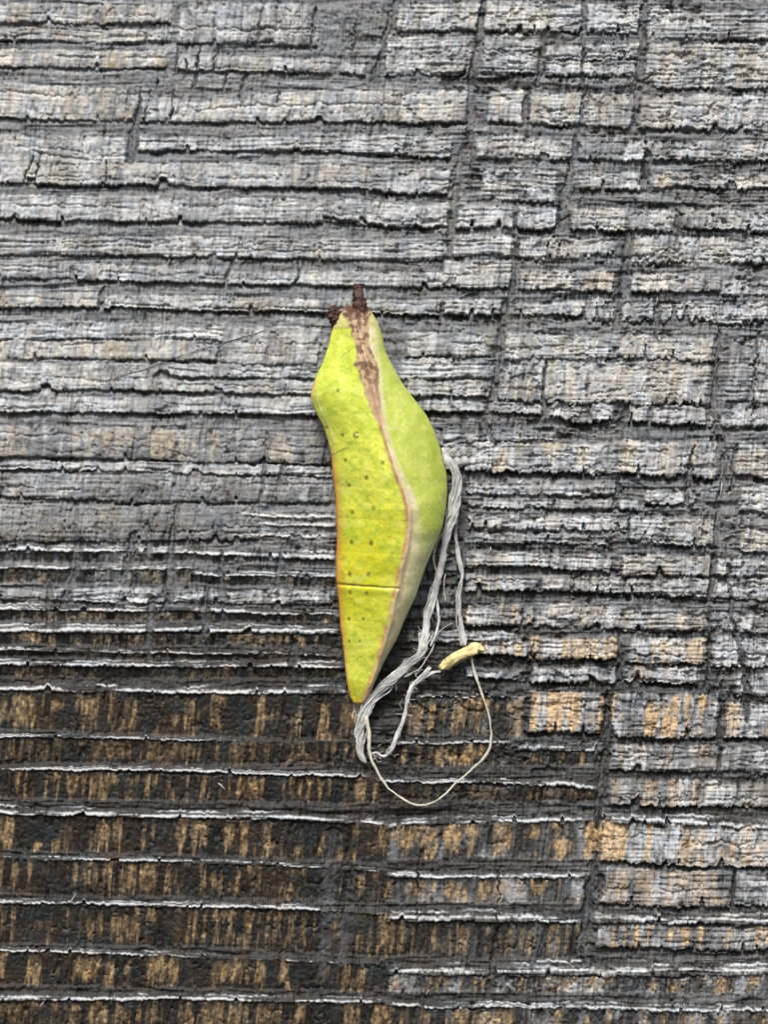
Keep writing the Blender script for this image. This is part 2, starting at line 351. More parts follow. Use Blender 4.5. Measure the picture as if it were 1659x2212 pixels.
        core = np.maximum(np.exp(-((t - .60 + .25 * (vn2(xe / 80, np.zeros(1), seed + 36) - .5)) / .22) ** 2), 1.0 * np.exp(-((t - .08 + .3 * (vn2(xe / 60, np.zeros(1), seed + 37) - .5)) / .13) ** 2) * ss(.28, .5, vn2(xe / 70, np.zeros(1), seed + 38)))
        br_ = np.clip(.12 + .88 * core, 0, 1) * ss(.30, .68, fil * .75 + den * .45)  # ledge crest painted pale, as if catching light from above
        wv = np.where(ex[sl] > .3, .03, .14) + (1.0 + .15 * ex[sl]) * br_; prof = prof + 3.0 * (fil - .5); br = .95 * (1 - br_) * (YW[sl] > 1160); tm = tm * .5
    else:
        dk = k.get('dk', 0)
        wv = .74 - dk * (.35 + .5 * np.clip(t, 0, 1)) + .42 * (fbm(xe / 26, Y[sl] / 24, seed + 15) - .5) - .14 * ss(.5, .7, vn2(xe / 60, np.zeros(1), seed + 30)) + .22 * (vn2(xe / 7, Y[sl] / 45, seed + 16) - .5)
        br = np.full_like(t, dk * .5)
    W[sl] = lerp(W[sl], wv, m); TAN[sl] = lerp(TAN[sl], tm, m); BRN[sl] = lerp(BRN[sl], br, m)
    ROWS[sl] = lerp(ROWS[sl], k.get('rows', (.3 if x0 < 900 else .45) if kind == 'A' else .3 if kind == 'L' else .06), m)

# cracks that run across the layers (x, y, half width)
CR = [
 [(303,196,3),(297,230,5),(292,262,12),(287,300,15),(284,330,13),(280,352,14)],
 [(325,196,3),(318,225,2),(310,262,3)],[(372,196,3),(366,260,4)],
 [(432,108,3),(424,150,5),(418,190,6)],[(386,96,3),(376,160,4)],[(405,130,4),(398,175,4)],
 [(680,18,5),(674,70,6),(672,108,4)],[(572,0,4),(562,50,3),(552,112,5)],[(770,30,4),(764,110,4)],
 [(858,0,12),(846,40,12),(832,90,9),(818,130,8),(806,180,12)],
 [(488,160,4),(480,200,5)],[(530,160,6),(518,230,5)],[(606,180,3),(600,222,4)],
 [(470,110,2),(458,160,2)],
 [(1044,0,9),(1034,90,11),(1022,180,14),(1016,260,12),(1000,330,12),(984,410,11),(976,500,12),(972,560,5)],
 [(1022,270,4),(1016,400,4)],[(1184,60,9),(1172,110,9),(1164,190,9)],[(1140,196,7),(1132,272,7)],
 [(1262,0,5),(1260,120,6),(1262,200,4),(1250,280,8),(1236,360,11),(1222,430,12),(1212,500,16)],
 [(1395,0,8),(1388,110,12),(1380,190,9),(1372,270,7)],[(1402,326,11),(1398,350,13),(1388,400,8)],
 [(1464,446,5),(1466,512,6)],[(1118,490,6),(1116,560,9),(1104,630,11),(1086,700,11),(1078,780,12),(1064,860,10),(1046,910,12),(1072,960,8)],
 [(1360,500,10),(1350,580,15),(1340,660,17),(1330,716,10)],[(1416,640,8),(1420,740,5)],
 [(1178,780,5),(1172,880,6)],[(1556,716,6),(1548,800,8),(1545,880,12),(1560,960,14),(1566,1040,10),(1552,1110,8),(1545,1200,8),(1534,1300,7),(1532,1400,7),(1530,1500,10)],
 [(1590,960,6),(1580,1060,7)],[(1360,870,6),(1340,920,8)],[(1500,960,0.5),(1490,1010,9),(1484,1090,8)],
 [(1640,700,4),(1625,900,4)],[(1572,1220,8),(1580,1320,8),(1605,1420,10),(1615,1560,8)],
 [(1360,1118,3),(1356,1176,4)],[(1310,1495,5),(1314,1560,14),(1312,1600,16),(1306,1660,12),(1296,1740,12),(1290,1790,7)],
 [(1344,1360,5),(1338,1480,8)],[(1150,1390,3),(1142,1480,5)],[(1560,1480,5),(1556,1700,5)],
 [(1286,1840,10),(1280,1900,16),(1272,1960,16),(1266,2010,20),(1262,2060,14)],[(1296,1890,14),(1298,1940,7)],
 [(1588,1880,7),(1582,1960,6)],[(1078,1880,3),(1076,2000,3),(1066,2090,10),(1052,2160,10)],[(905,1860,3),(900,1990,3)],
 [(1000,1010,8),(1004,1120,14),(1000,1210,12),(992,1330,9)],[(1336,1030,8),(1330,1110,9)],
 [(170,1168,7),(160,1210,10),(148,1270,12),(138,1312,8)],[(106,1270,5),(103,1330,5)],
 [(332,1290,7),(326,1340,11),(318,1400,8),(312,1430,4)],[(452,1262,9),(446,1320,10),(440,1382,6)],
 [(290,1150,5),(268,1250,8)],[(380,1090,4),(372,1180,6),(365,1260,14),(356,1330,5)],[(318,1130,4),(326,1200,6)],
 [(475,1190,3),(480,1300,9)],[(640,1384,9),(632,1420,12),(622,1470,8)],[(608,1180,5),(598,1290,5)],
 [(575,935,4),(572,1020,5),(560,1110,3)],[(610,1000,6),(606,1050,5)],[(500,560,5),(484,620,6)],[(645,570,5),(640,615,5)],[(222,620,6),(214,660,6)],
 [(722,1790,18),(712,1900,20),(704,2000,18),(690,2120,14)],[(760,1880,16),(752,1990,20),(738,2080,16)],
 [(70,340,2),(56,372,3),(48,394,3)],[(86,330,2),(78,380,2)],[(232,350,2),(230,396,2)],
 [(1130,1320,4),(1128,1370,5)],[(1240,1240,3),(1236,1280,4)],
]
for n, cr in enumerate(CR):
    a = np.array(cr, float); ys = YS; r0, r1 = np.searchsorted(YS, a[0, 1] - 6), np.searchsorted(YS, a[-1, 1] + 6)
    y = YS[r0:r1]
    xc = np.interp(y, a[:, 1], a[:, 0]) + 7 * (vn1(y / 22, 900 + n) - .5) + 4 * (vn1(y / 7, 930 + n) - .5)
    wd = np.interp(y, a[:, 1], a[:, 2]) * (.62 if cr[0][0] > 500 or cr[0][1] < 900 else .8); wd = wd * (.7 + .6 * vn1(y / 12, 950 + n)) * ss(a[0, 1] - 6, a[0, 1] + 4, y) * ss(a[-1, 1] + 6, a[-1, 1] - 4, y)
    c0, c1 = np.searchsorted(XS, a[:, 0].min() - 45), np.searchsorted(XS, a[:, 0].max() + 45)
    sl = (slice(r0, r1), slice(c0, c1)); dx = X[sl] - xc[:, None]; wd = np.maximum(wd, .2)[:, None]
    dx = dx + 3 * (vn2(X[sl] / 9, Y[sl] / 9, 990 + n) - .5); m = 1 - ss(.7, 1.3 + (.8 if cr[0][1] > 900 and cr[0][0] < 800 else 0), np.abs(dx) / wd)
    edge = np.exp(-((np.abs(dx) / wd - .95) / .25) ** 2) * ss(2, 5, wd)
    soft = (.45 if cr[0][1] > 1780 else .6) if cr[0][1] > 900 and cr[0][0] < 800 else 1
    fib = 3 * (vn2((X[sl] - xc[:, None]) / 4, Y[sl] / 34, 970 + n) - .5)
    H[sl] = lerp(H[sl], -5.0 + 1.6 * fib, m * soft) - 5.0 * edge * soft * (.4 + .8 * vn2(X[sl] / 20, Y[sl] / 15, 995 + n))
    W[sl] = lerp(W[sl], .34 + .09 * fib - .10 * (Y[sl] > 1400), m * .9); TAN[sl] *= 1 - m; BRN[sl] = lerp(BRN[sl], .3, m)
    ROWS[sl] *= 1 - m * .9

# faint stringers: thin vertical cuts and their lips everywhere, finer rows in the soft layers
mod = .35 + .9 * fbm(X / 120, Y / 60, 41, 2)
tick = vn2(XL / 4.6, Y / 34, 42) - .5
tick2 = vn2((X + .06 * Y) / 11, Y / 70, 43)
def cellwave(u, p): return np.abs(np.sin(np.pi * u / p)) ** .6
pat = ss(.35, .65, fbm(X / 70, Y / 40, 71, 2)); patr = ss(.35, .65, fbm(X / 60, Y / 50, 72, 2))
ucol = XL + 16 * (fbm(X / 26, Y / 90, 73, 2) - .5); urow = YW + 7 * (fbm(X / 50, Y / 22, 74, 2) - .5)
rightw = .45 + .55 * ss(500, 1100, X) * (1 - .4 * ss(1500, 1700, Y))
colw = cellwave(ucol + 5 * (vn2(XL / 13, Y / 40, 77) - .5), 12.0); roww = cellwave(urow + 4 * (vn2(X / 40, Y / 12, 78) - .5), 9.5)
MICRO = (pat * (.5 + .5 * rightw)) * (colw - .6) * 1.0 + (patr * rightw * (.45 + .7 * np.clip(ROWS, 0, 1))) * (roww - .6) * 1.0
MICRO = MICRO * (.35 + .65 * ss(.05, .2, ROWS)); H += 3.2 * MICRO
H += 3.4 * (fbm(XL / 4.2, Y / 7, 75, 2) - .5) * mod
H += mod * (3.4 * tick) - 3.2 * mod * np.exp(-((tick2 - .5) / .045) ** 2)
rowv = vn2(X / 85, (YW + 2.5 * (vn2(X / 30, Y / 30, 47) - .5)) / 5.4, 44) - .5
H += ROWS * 6.0 * rowv
rl = np.exp(-((vn2(X / 140, YW / 12, 45) - .5) / .05) ** 2)
H -= (.06 + 1.2 * ROWS) * 2.6 * rl
t3 = vn2((XL + 4 * vn2(X / 20, Y / 20, 81)) / 8, Y / 45, 82); crv = np.exp(-((t3 - .5) / .05) ** 2) * ss(.45, .65, fbm(X / 45, Y / 28, 83, 2))
H -= 5 * crv
H += 2.6 * (fbm(X / 5, Y / 5, 46, 2) - .5)
H += 9 * (fbm(X / 500, Y / 500, 48, 2) - .5)
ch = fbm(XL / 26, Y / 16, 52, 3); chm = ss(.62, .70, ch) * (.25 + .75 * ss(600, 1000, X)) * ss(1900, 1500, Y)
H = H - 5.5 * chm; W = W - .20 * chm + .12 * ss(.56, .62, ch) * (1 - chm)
# tears: raised specks and pits
H -= 7 * ss(.80, .93, fbm(XL / 12, Y / 9, 49, 2)) * ss(.4, .6, vn2(X / 150, Y / 60, 50)+.2*ss(800,1500,X))

H *= 1 - .24 * ss(1150, 850, Y) * (1 - .35 * ss(800, 1200, X))
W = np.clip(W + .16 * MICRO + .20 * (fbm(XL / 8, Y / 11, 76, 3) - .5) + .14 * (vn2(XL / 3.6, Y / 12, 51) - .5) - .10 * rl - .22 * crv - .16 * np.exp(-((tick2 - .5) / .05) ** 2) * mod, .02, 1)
W *= 1 - .30 * ss(950, 1650, Y) * (1 - .95 * ss(.5, .8, W))  # silvery tone lowered towards the bottom of the board
WHT = np.clip(W * (1 - .75 * ex * np.clip(BRN, 0, 1)), 0, 1)
c_dark = np.array([.024, .024, .023]); c_mid = np.array([.175, .180, .184]); c_hi = np.array([.475, .487, .487])
c_brn = np.array([.017, .0145, .0115])
w1 = ss(0, .5, WHT)[..., None]; w2 = ss(.45, 1.0, WHT)[..., None]
col = c_dark * (1 - w1) + c_mid * w1; col = col * (1 - w2) + c_hi * w2
b = (np.clip(BRN, 0, 1) * (.25 + .75 * ex))[..., None]
col = col * (1 - .85 * b) + (c_brn * (1 + .9 * (fbm(X / 40, Y / 30, 67, 2) - .5)[..., None] * np.array([1.2, -.1, -.9])) * (.5 + 1.3 * vn2(XL / 22, Y / 26, 61)[..., None])) * .85 * b
warm = ss(1150, 1600, Y)[..., None]
c_tan = np.array([.56, .49, .37]) * (1 - warm) + np.array([.49, .345, .185]) * warm
c_tan = c_tan * (.75 + .5 * vn2(XL / 14, Y / 20, 62)[..., None])
c_tan = c_tan * (1 - .14 * vn2(X / 40, Y / 40, 63)[..., None] * np.array([0, .4, 1.3]))
c_tan = c_tan * (.62 + .55 * ss(.3, .62, fbm(XL / 5, Y / 9, 66, 2)))[..., None]
tt = (np.clip(TAN, 0, 1) * (.70 + .20 * ss(1000, 1400, Y)) * (1 - .22 * ex))[..., None]
col = col * (1 - tt) + c_tan * tt
# cool and warm drifts of the silvery film
dr = (fbm(X / 34, Y / 20, 64, 2) - .5)[..., None]
col = col * (1 + dr * np.array([.16, .03, -.14]))
col = col * (.88 + .24 * vn2(X / 2.4, Y / 2.4, 65)[..., None])
col = np.clip(col, .008, .62)

def mesh_from_grid(name, PX, PY, PZ, colr, wrap=False, caps=False):
    ny, nx = PX.shape
    me = bpy.data.meshes.new(name)
    co = np.stack([PX, PY, PZ], -1).reshape(-1, 3).astype(np.float32)
    idx = np.arange(ny * nx).reshape(ny, nx)
    if wrap: idx = np.concatenate([idx, idx[:, :1]], 1)
    q = np.stack([idx[:-1, :-1], idx[1:, :-1], idx[1:, 1:], idx[:-1, 1:]], -1).reshape(-1, 4)
    me.vertices.add(len(co)); me.vertices.foreach_set('co', co.ravel())
    me.loops.add(q.size); me.loops.foreach_set('vertex_index', q.ravel().astype(np.int32))
    me.polygons.add(len(q))
    me.polygons.foreach_set('loop_start', np.arange(0, q.size, 4, dtype=np.int32))
    me.polygons.foreach_set('use_smooth', np.ones(len(q), bool))
    me.update(calc_edges=True)
    if colr is not None:
        at = me.color_attributes.new('tone_and_shade', 'FLOAT_COLOR', 'POINT')  # base colour, including the lit and shaded tones painted on the board
        c4 = np.concatenate([colr.reshape(-1, 3), np.ones((len(co), 1))], 1).astype(np.float32)
        at.data.foreach_set('color', c4.ravel())
    return me

def link(name, me, parent=None, mat=None, **props):
    o = bpy.data.objects.new(name, me); sc.collection.objects.link(o)
    if mat is not None: me.materials.append(mat)
    if parent is not None: o.parent = parent
    for k, v in props.items(): o[k] = v
    return o

def material(name, rough=.8, attr='tone_and_shade', base=None, spec=.3, noise=None, bump=None, sss=0, sheen=0):
    m = bpy.data.materials.new(name); m.use_nodes = True
    t = m.node_tree; p = t.nodes['Principled BSDF']
    p.inputs['Roughness'].default_value = rough
    p.inputs['Specular IOR Level'].default_value = spec
    tc = t.nodes.new('ShaderNodeTexCoord')
    src = None
    if attr:
        a = t.nodes.new('ShaderNodeAttribute'); a.attribute_name = attr; src = a.outputs['Color']
    else:
        c = t.nodes.new('ShaderNodeRGB'); c.outputs[0].default_value = (*base, 1); src = c.outputs[0]
    if noise:
        scx, amt, stretch = noise
        mp = t.nodes.new('ShaderNodeMapping'); mp.inputs['Scale'].default_value = stretch
        t.links.new(tc.outputs['Object'], mp.inputs[0])
        n = t.nodes.new('ShaderNodeTexNoise'); n.inputs['Scale'].default_value = scx; n.inputs['Detail'].default_value = 4
        t.links.new(mp.outputs[0], n.inputs['Vector'])
        mr = t.nodes.new('ShaderNodeMapRange'); mr.inputs[1].default_value = .3; mr.inputs[2].default_value = .7
        mr.inputs[3].default_value = 1 - amt; mr.inputs[4].default_value = 1 + amt
        t.links.new(n.outputs[0], mr.inputs[0])
        mx = t.nodes.new('ShaderNodeVectorMath'); mx.operation = 'SCALE'
        t.links.new(src, mx.inputs[0]); t.links.new(mr.outputs[0], mx.inputs['Scale']); src = mx.outputs[0]
    t.links.new(src, p.inputs['Base Color'])
    if bump:
        bs, dist, stretch = bump
        mp = t.nodes.new('ShaderNodeMapping'); mp.inputs['Scale'].default_value = stretch
        t.links.new(tc.outputs['Object'], mp.inputs[0])
        n = t.nodes.new('ShaderNodeTexNoise'); n.inputs['Scale'].default_value = bs; n.inputs['Detail'].default_value = 5
        t.links.new(mp.outputs[0], n.inputs['Vector'])
        bp = t.nodes.new('ShaderNodeBump'); bp.inputs['Distance'].default_value = dist; bp.inputs['Strength'].default_value = .8
        t.links.new(n.outputs[0], bp.inputs['Height']); t.links.new(bp.outputs[0], p.inputs['Normal'])
    if sss:
        p.inputs['Subsurface Weight'].default_value = sss
        p.inputs['Subsurface Radius'].default_value = (.6, .8, .2); p.inputs['Subsurface Scale'].default_value = .08
    if sheen: p.inputs['Sheen Weight'].default_value = sheen
    return m

m_wood = material('weathered_wood', .62, spec=.35, noise=(22, .10, (1, 1, .5)), bump=(60, .006, (1, 1, .35)))
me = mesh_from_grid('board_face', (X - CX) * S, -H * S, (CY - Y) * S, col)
board = link('wooden_board', None, kind='structure', category='board',
             label='weathered grey and dark brown wooden board with horizontal grain ridges and cross cracks')
face = link('grain_surface', me, board, m_wood)
# the board behind its face: a slab with thickness
def box(name, x0, x1, y0, y1, z0, z1, parent, mat):
    v = [(x, y, z) for x in (x0, x1) for y in (y0, y1) for z in (z0, z1)]
    f = [(0,1,3,2),(4,6,7,5),(0,4,5,1),(2,3,7,6),(0,2,6,4),(1,5,7,3)]
    me = bpy.data.meshes.new(name); me.from_pydata(v, [], f); me.update()
    return link(name, me, parent, mat)
m_core = material('board_core', .9, attr=None, base=(.10, .085, .07), noise=(6, .3, (1, 1, 8)), bump=(20, .02, (1, 1, 8)))
xa, xb = (XS[0] - CX) * S, (XS[-1] - CX) * S; za, zb = (CY - YS[-1]) * S, (CY - YS[0]) * S
box('board_core', xa, xb, .075, 1.9, za, zb, board, m_core)
def Hat(x, y):
    i = int(np.clip(np.searchsorted(YS, y), 0, len(YS) - 1)); j = int(np.clip(np.searchsorted(XS, x), 0, len(XS) - 1))
    return float(H[max(0, i - 2):i + 3, max(0, j - 2):j + 3].max())

# ------------------------------------------------------------------ tubes
def tube(path, rad, nseg=8, sub=6, colf=None, seed=0, wob=0., flat=1.0):
    """path: (x, y, h) knots in drawing units; Catmull-Rom; returns grid arrays"""
    p = np.array(path, float); r = np.array(rad, float)
    d = np.r_[0, np.cumsum(np.linalg.norm(np.diff(p[:, :2], axis=0), axis=1))]
    n = max(4, int(d[-1] / sub)); u = np.linspace(0, d[-1], n)
    def cr(v):
        e = np.r_[2 * v[0] - v[1], v, 2 * v[-1] - v[-2]]; k = np.clip(np.searchsorted(d, u, side='right') - 1, 0, len(d) - 2)
        t = (u - d[k]) / (d[k + 1] - d[k]); a, b, c, g = e[k], e[k + 1], e[k + 2], e[k + 3]
        return .5 * ((2 * b) + (-a + c) * t + (2 * a - 5 * b + 4 * c - g) * t ** 2 + (-a + 3 * b - 3 * c + g) * t ** 3)
    q = np.stack([cr(p[:, k]) for k in range(3)], 1); rr = np.interp(u, d, r)
    if wob:
        q[:, 0] += wob * (vn1(u / 14, seed) - .5) + wob * .6 * (vn1(u / 5, seed + 1) - .5)
        q[:, 1] += wob * (vn1(u / 14, seed + 2) - .5) + wob * .6 * (vn1(u / 5, seed + 3) - .5)
    T = np.gradient(q, axis=0); T /= np.linalg.norm(T, axis=1)[:, None] + 1e-9
    N = np.cross(T, np.array([0, 0, 1.])); N /= np.linalg.norm(N, axis=1)[:, None] + 1e-9
    Bn = np.cross(T, N)
    a = np.linspace(0, 2 * np.pi, nseg, endpoint=False)
    rr = rr * (.85 + .3 * vn1(u / 7, seed + 5)); rr[0] *= .15; rr[-1] *= .15
    g = q[:, None] + rr[:, None, None] * (np.cos(a)[None, :, None] * N[:, None] + flat * np.sin(a)[None, :, None] * Bn[:, None])
    return g
def join_tubes(name, gs, nseg=8):
    V = []; F = []; o = 0
    for g in gs:
        n, s, _ = g.shape
        V.append(np.stack([(g[..., 0] - CX) * S, -g[..., 2] * S, (CY - g[..., 1]) * S], -1).reshape(-1, 3))
        i = np.arange(n * s).reshape(n, s) + o; i2 = np.roll(i, -1, 1)
        F.append(np.stack([i[:-1], i[1:], i2[1:], i2[:-1]], -1).reshape(-1, 4)); 
        o += n * s
    V = np.concatenate(V); F = np.concatenate(F)
    me = bpy.data.meshes.new(name); me.from_pydata(V.tolist(), [], F.tolist())
    me.polygons.foreach_set('use_smooth', np.ones(len(F), bool)); me.update()
    return me

# ------------------------------------------------------------------ chrysalis
LEFT = [(740,676),(726,694),(718,716),(709,752),(697,787),(683,814),(675,836),(671,853),(674,871),(684,896),(699,923),(709,956),(716,988),(720,1038),(725,1075),(726,1110),(728,1153),(726,1200),(726,1252),(732,1302),(735,1352),(742,1402),(748,1464),(753,1494),(757,1508),(764,1519),(773,1525)]
RIGHT = [(790,660),(800,672),(816,697),(826,727),(833,762),(851,797),(870,831),(895,864),(920,896),(938,931),(953,976),(965,1025),(966,1060),(962,1103),(954,1140),(935,1185),(918,1225),(898,1285),(876,1332),(858,1377),(828,1431),(808,1476),(799,1500),(794,1512),(788,1520),(779,1525)]
RIDGE = [(766,664),(770,700),(777,727),(783,757),(793,792),(803,826),(809,864),(819,901),(827,931),(838,971),(853,1020),(868,1058),(877,1087),(880,1103),(881,1141),(874,1190),(864,1228),(856,1272),(848,1302),(842,1340),(827,1389),(816,1427),(805,1464),(794,1496),(784,1515),(777,1525)]
def itp(pl, y):
    a = np.array(pl, float); return np.interp(y, a[:, 1], a[:, 0])
NY, NA = 560, 300
yy = np.concatenate([np.linspace(664, 700, 34), np.linspace(702, 1490, NY - 74), np.linspace(1491.5, 1524.6, 40)])
k9 = np.ones(9) / 9
def smo(v, n=9):
    e = np.r_[np.full(n // 2, v[0]), v, np.full(n // 2, v[-1])]; return np.convolve(e, np.ones(n) / n, 'valid')
xl_, xr_, xg_ = itp(LEFT, yy), itp(RIGHT, yy), itp(RIDGE, yy)
xl_[20:-12] = smo(xl_, 7)[20:-12]; xr_[20:-12] = smo(xr_, 9)[20:-12]; xg_ = smo(xg_, 13)
HT = np.interp(yy, [664,680,720,790,850,930,1030,1100,1200,1300,1400,1480,1515,1525], [14,34,58,84,100,112,122,122,104,80,56,34,22,8])
BASE = np.interp(yy, [664,720,850,1050,1300,1525], [34,22,12,8,10,12])       # how far the underside stands off
# profile of the section in the angle parameter: left edge 0, ridge .42, right edge .72, underside back to 1
s = np.linspace(0, 1, NA, endpoint=False)
s0 = (s[None, :] + 0 * yy[:, None])
PXb = np.zeros_like(s0); PH = np.zeros_like(s0)
xl2, xr2, xg2, ht, bs = [v[:, None] for v in (xl_, xr_, xg_, HT, BASE)]
edgeL = .33; edgeR = np.interp(yy, [664, 1040, 1180, 1525], [.32, .32, .56, .56])[:, None]
hL = bs + ht * edgeL; hR = bs + ht * edgeR; hG = bs + ht
a = np.clip(s0 / .42, 0, 1); b_ = np.clip((s0 - .42) / .30, 0, 1); c_ = np.clip((s0 - .72) / .28, 0, 1)
# left face: nearly flat, a little convex, turning quickly at the keel
lf_x = lerp(xl2, xg2, a ** 1.12); lf_h = hL + (hG - hL) * (1 - (1 - a) ** 1.75) * .97 + (hG - hL) * .03 * a
rf_x = lerp(xg2, xr2, 1 - (1 - b_) ** 1.25); rf_h = hG + (hR - hG) * (.35 * b_ + .65 * b_ ** 2.2)
ang = c_ * np.pi
uf_x = (xl2 + xr2) / 2 + (xr2 - xl2) / 2 * np.cos(ang) * (1 - .10 * np.sin(ang)); uf_h = lerp(hR, hL, c_) - (lerp(hR, hL, c_) - 1 + 0 * bs) * np.sin(ang) ** .8
PXb = np.where(s0 < .42, lf_x, np.where(s0 < .72, rf_x, uf_x)); PH = np.where(s0 < .42, lf_h, np.where(s0 < .72, rf_h, uf_h))
# soften section around the circle a touch except at the ridge
for it in range(3):
    wgt = .5 * np.clip(np.abs(s0 - .42) / .03, .15, 1)
    PXb = PXb + wgt * ((np.roll(PXb, 1, 1) + np.roll(PXb, -1, 1)) / 2 - PXb); PH = PH + wgt * ((np.roll(PH, 1, 1) + np.roll(PH, -1, 1)) / 2 - PH)
Yb = yy[:, None] + 0 * s0
front = (s0 < .74)
dR = PXb - xg2                                         # signed distance from the ridge
# relief: raised ridge bead, keel bead, body rings, wrinkled skin, shield edge near the head
PH += 5.0 * np.exp(-((dR - 3) / 6) ** 2) * front * ss(700, 760, Yb) * (1 - ss(1440, 1520, Yb))
PH += 2.5 * np.exp(-((PXb - xl2 - 3) / 4) ** 2) * front * (s0 < .2)
for (yc, dep, sl_) in [(1262, 2.4, .05), (1190, .3, .05), (1118, .3, .06), (1050, .3, .07), (1338, .35, .03), (1400, .25, .02)]:
    yl = yc + sl_ * (PXb - 730)
    PH -= dep * np.exp(-((Yb - yl) / 2.6) ** 2) * front * (dR < 6)
    PH += dep * .5 * np.exp(-((Yb - yl - 8) / 9) ** 2) * front * (dR < 6)
wr = fbm(PXb / 11, Yb / 11, 301, 3) - .5
PH += front * .5 * (fbm(PXb / 4, Yb / 4, 341, 2) - .5) + front * 1.6 * wr * (1 - .4 * (dR > 0)) + front * 6 * (fbm(PXb / 40, Yb / 46, 305, 2) - .5)
hollow = ss(700, 740, Yb) * (1 - ss(800, 850, Yb))
PH -= 7 * hollow * np.exp(-((PXb - (xl2 * .45 + xg2 * .55)) / 18) ** 2) * front
# the shoulder flange at the left point
PH += 4 * np.exp(-((Yb - 850) / 26) ** 2 - ((PXb - 690) / 12) ** 2) * front
# colours
def mixc(c, col2, m):
    return c * (1 - m[..., None]) + np.array(col2) * m[..., None]
C = np.zeros(PXb.shape + (3,)) + np.array([.64, .66, .085])
n_big = fbm(PXb / 50, Yb / 50, 311, 2); n_m = fbm(PXb / 13, Yb / 13, 312, 3); n_s = fbm(PXb / 5, Yb / 5, 313, 2)
C = mixc(C, [.60, .58, .02], ss(1020, 1180, Yb) * (1 - ss(1290, 1400, Yb)) * .85 * ss(1.0, .4, (PXb - xl2) / (xg2 - xl2 + 1) * .8 + .3 * (n_big - .5)))
C = mixc(C, [.66, .60, .03], ss(1160, 1220, Yb) * (1 - ss(1240, 1330, Yb)) * .6 * ss(.9, .2, (PXb - xl2) / (xg2 - xl2 + 1)))
C = mixc(C, [.60, .55, .035], ss(1440, 1500, Yb) * .8)
C = mixc(C, [.40, .54, .05], ss(.46, .66, n_m) * .42 * (1 - .5 * ss(1150, 1250, Yb)))
C = mixc(C, [.44, .58, .06], ss(700, 760, Yb) * (1 - ss(900, 960, Yb)) * .5 * (.4 + n_big))
C = mixc(C, [.33, .42, .03], ss(.52, .64, n_m * .4 + n_s * .6) * .55)
C = mixc(C, [.72, .74, .20], ss(.55, .75, fbm(PXb / 18, Yb / 18, 350, 3)) * .35)
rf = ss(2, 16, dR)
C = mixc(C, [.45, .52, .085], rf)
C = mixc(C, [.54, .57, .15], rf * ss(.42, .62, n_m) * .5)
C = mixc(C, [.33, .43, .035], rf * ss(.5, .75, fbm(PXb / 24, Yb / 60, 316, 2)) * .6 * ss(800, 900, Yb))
# the cream band right of the ridge
bw = np.interp(Yb, [664,720,800,850,930,1000,1080,1140,1200,1260,1330,1400,1470,1525], [34,42,30,22,12,14,24,28,34,36,34,28,20,6])
band = ss(0, 2, dR + 4) * (1 - ss(.75, 1.15, dR / bw + .25 * (n_m - .5)))
C = mixc(C, [.66, .59, .38], band * (.6 + .5 * ss(.3, .6, n_m)) * .85)
C = mixc(C, [.72, .70, .38], ss(1120, 1220, Yb) * rf * .85)
C = mixc(C, [.70, .50, .36], np.exp(-((dR - 8 - .05 * (Yb - 1180)) / 4.5) ** 2) * ss(960, 1060, Yb) * .7)
# orange-brown line of the ridge
rl_ = np.exp(-((dR + 2 + 3 * (vn1(yy / 12, 330)[:, None] - .5)) / np.interp(Yb, [664,860,930,1000,1100,1300,1525], [6,9,5,5,4.5,5,5])) ** 2)
C = mixc(C, [.46, .22, .12], rl_ * (.75 + .25 * (n_s > .5)) * (.55 + .45 * ss(.3, .55, vn2(PXb / 9, Yb / 16, 331))))
# brown mottling from the head down beside the ridge
bx = np.interp(Yb, [664,700,727,757,792,826,864,900,930], [764,772,778,785,794,801,806,815,824]); bwid = np.interp(Yb, [664,690,720,757,792,826,864,930], [40,34,20,18,28,22,18,5])
capm = ss(716, 704, Yb - 16 * np.exp(-((PXb - 764) / 16) ** 2) * 0 + .35 * (PXb - 740) * 0 + 6 * (n_m - .5))
C = mixc(C, [.52, .47, .20], capm * .85)
C = mixc(C, [.36, .27, .13], np.exp(-((Yb - 712) / 2.5) ** 2) * (dR < 6) * .6 * (s0 < .5))
skirt = (1 - ss(8, 15, PXb - xl2)) * ss(852, 866, Yb) * (1 - ss(940, 975, Yb)) * (s0 < .4)
C = mixc(C, [.40, .43, .08], skirt * .85)
C = mixc(C, [.72, .74, .30], np.exp(-((PXb - xl2 - 15) / 2.5) ** 2) * ss(845, 866, Yb) * (1 - ss(930, 960, Yb)) * (s0 < .4) * .6)
bm = np.exp(-np.clip((np.abs(PXb - bx) / bwid), 0, 9) ** 2.2) * (1 - ss(900, 935, Yb))
bs_ = ss(.38, .62, bm + .45 * (n_m - .5))
C = mixc(C, [.44, .29, .175], bs_ * .85)
pk = np.exp(-((dR + 1) / 8) ** 2) * ss(790, 830, Yb) * (1 - ss(905, 945, Yb)); C = mixc(C, [.50, .31, .21], ss(.35, .6, pk + .4 * (n_m - .5)) * .8)
C = mixc(C, [.15, .085, .05], bs_ * ss(.42, .58, fbm(PXb / 8, Yb / 9, 333, 3)) * (1 - ss(800, 880, Yb)) * .9)
C = mixc(C, [.085, .035, .022], ss(702, 684, Yb + .55 * np.abs(PXb - 774) + 34 * (n_m - .5)) * .95)
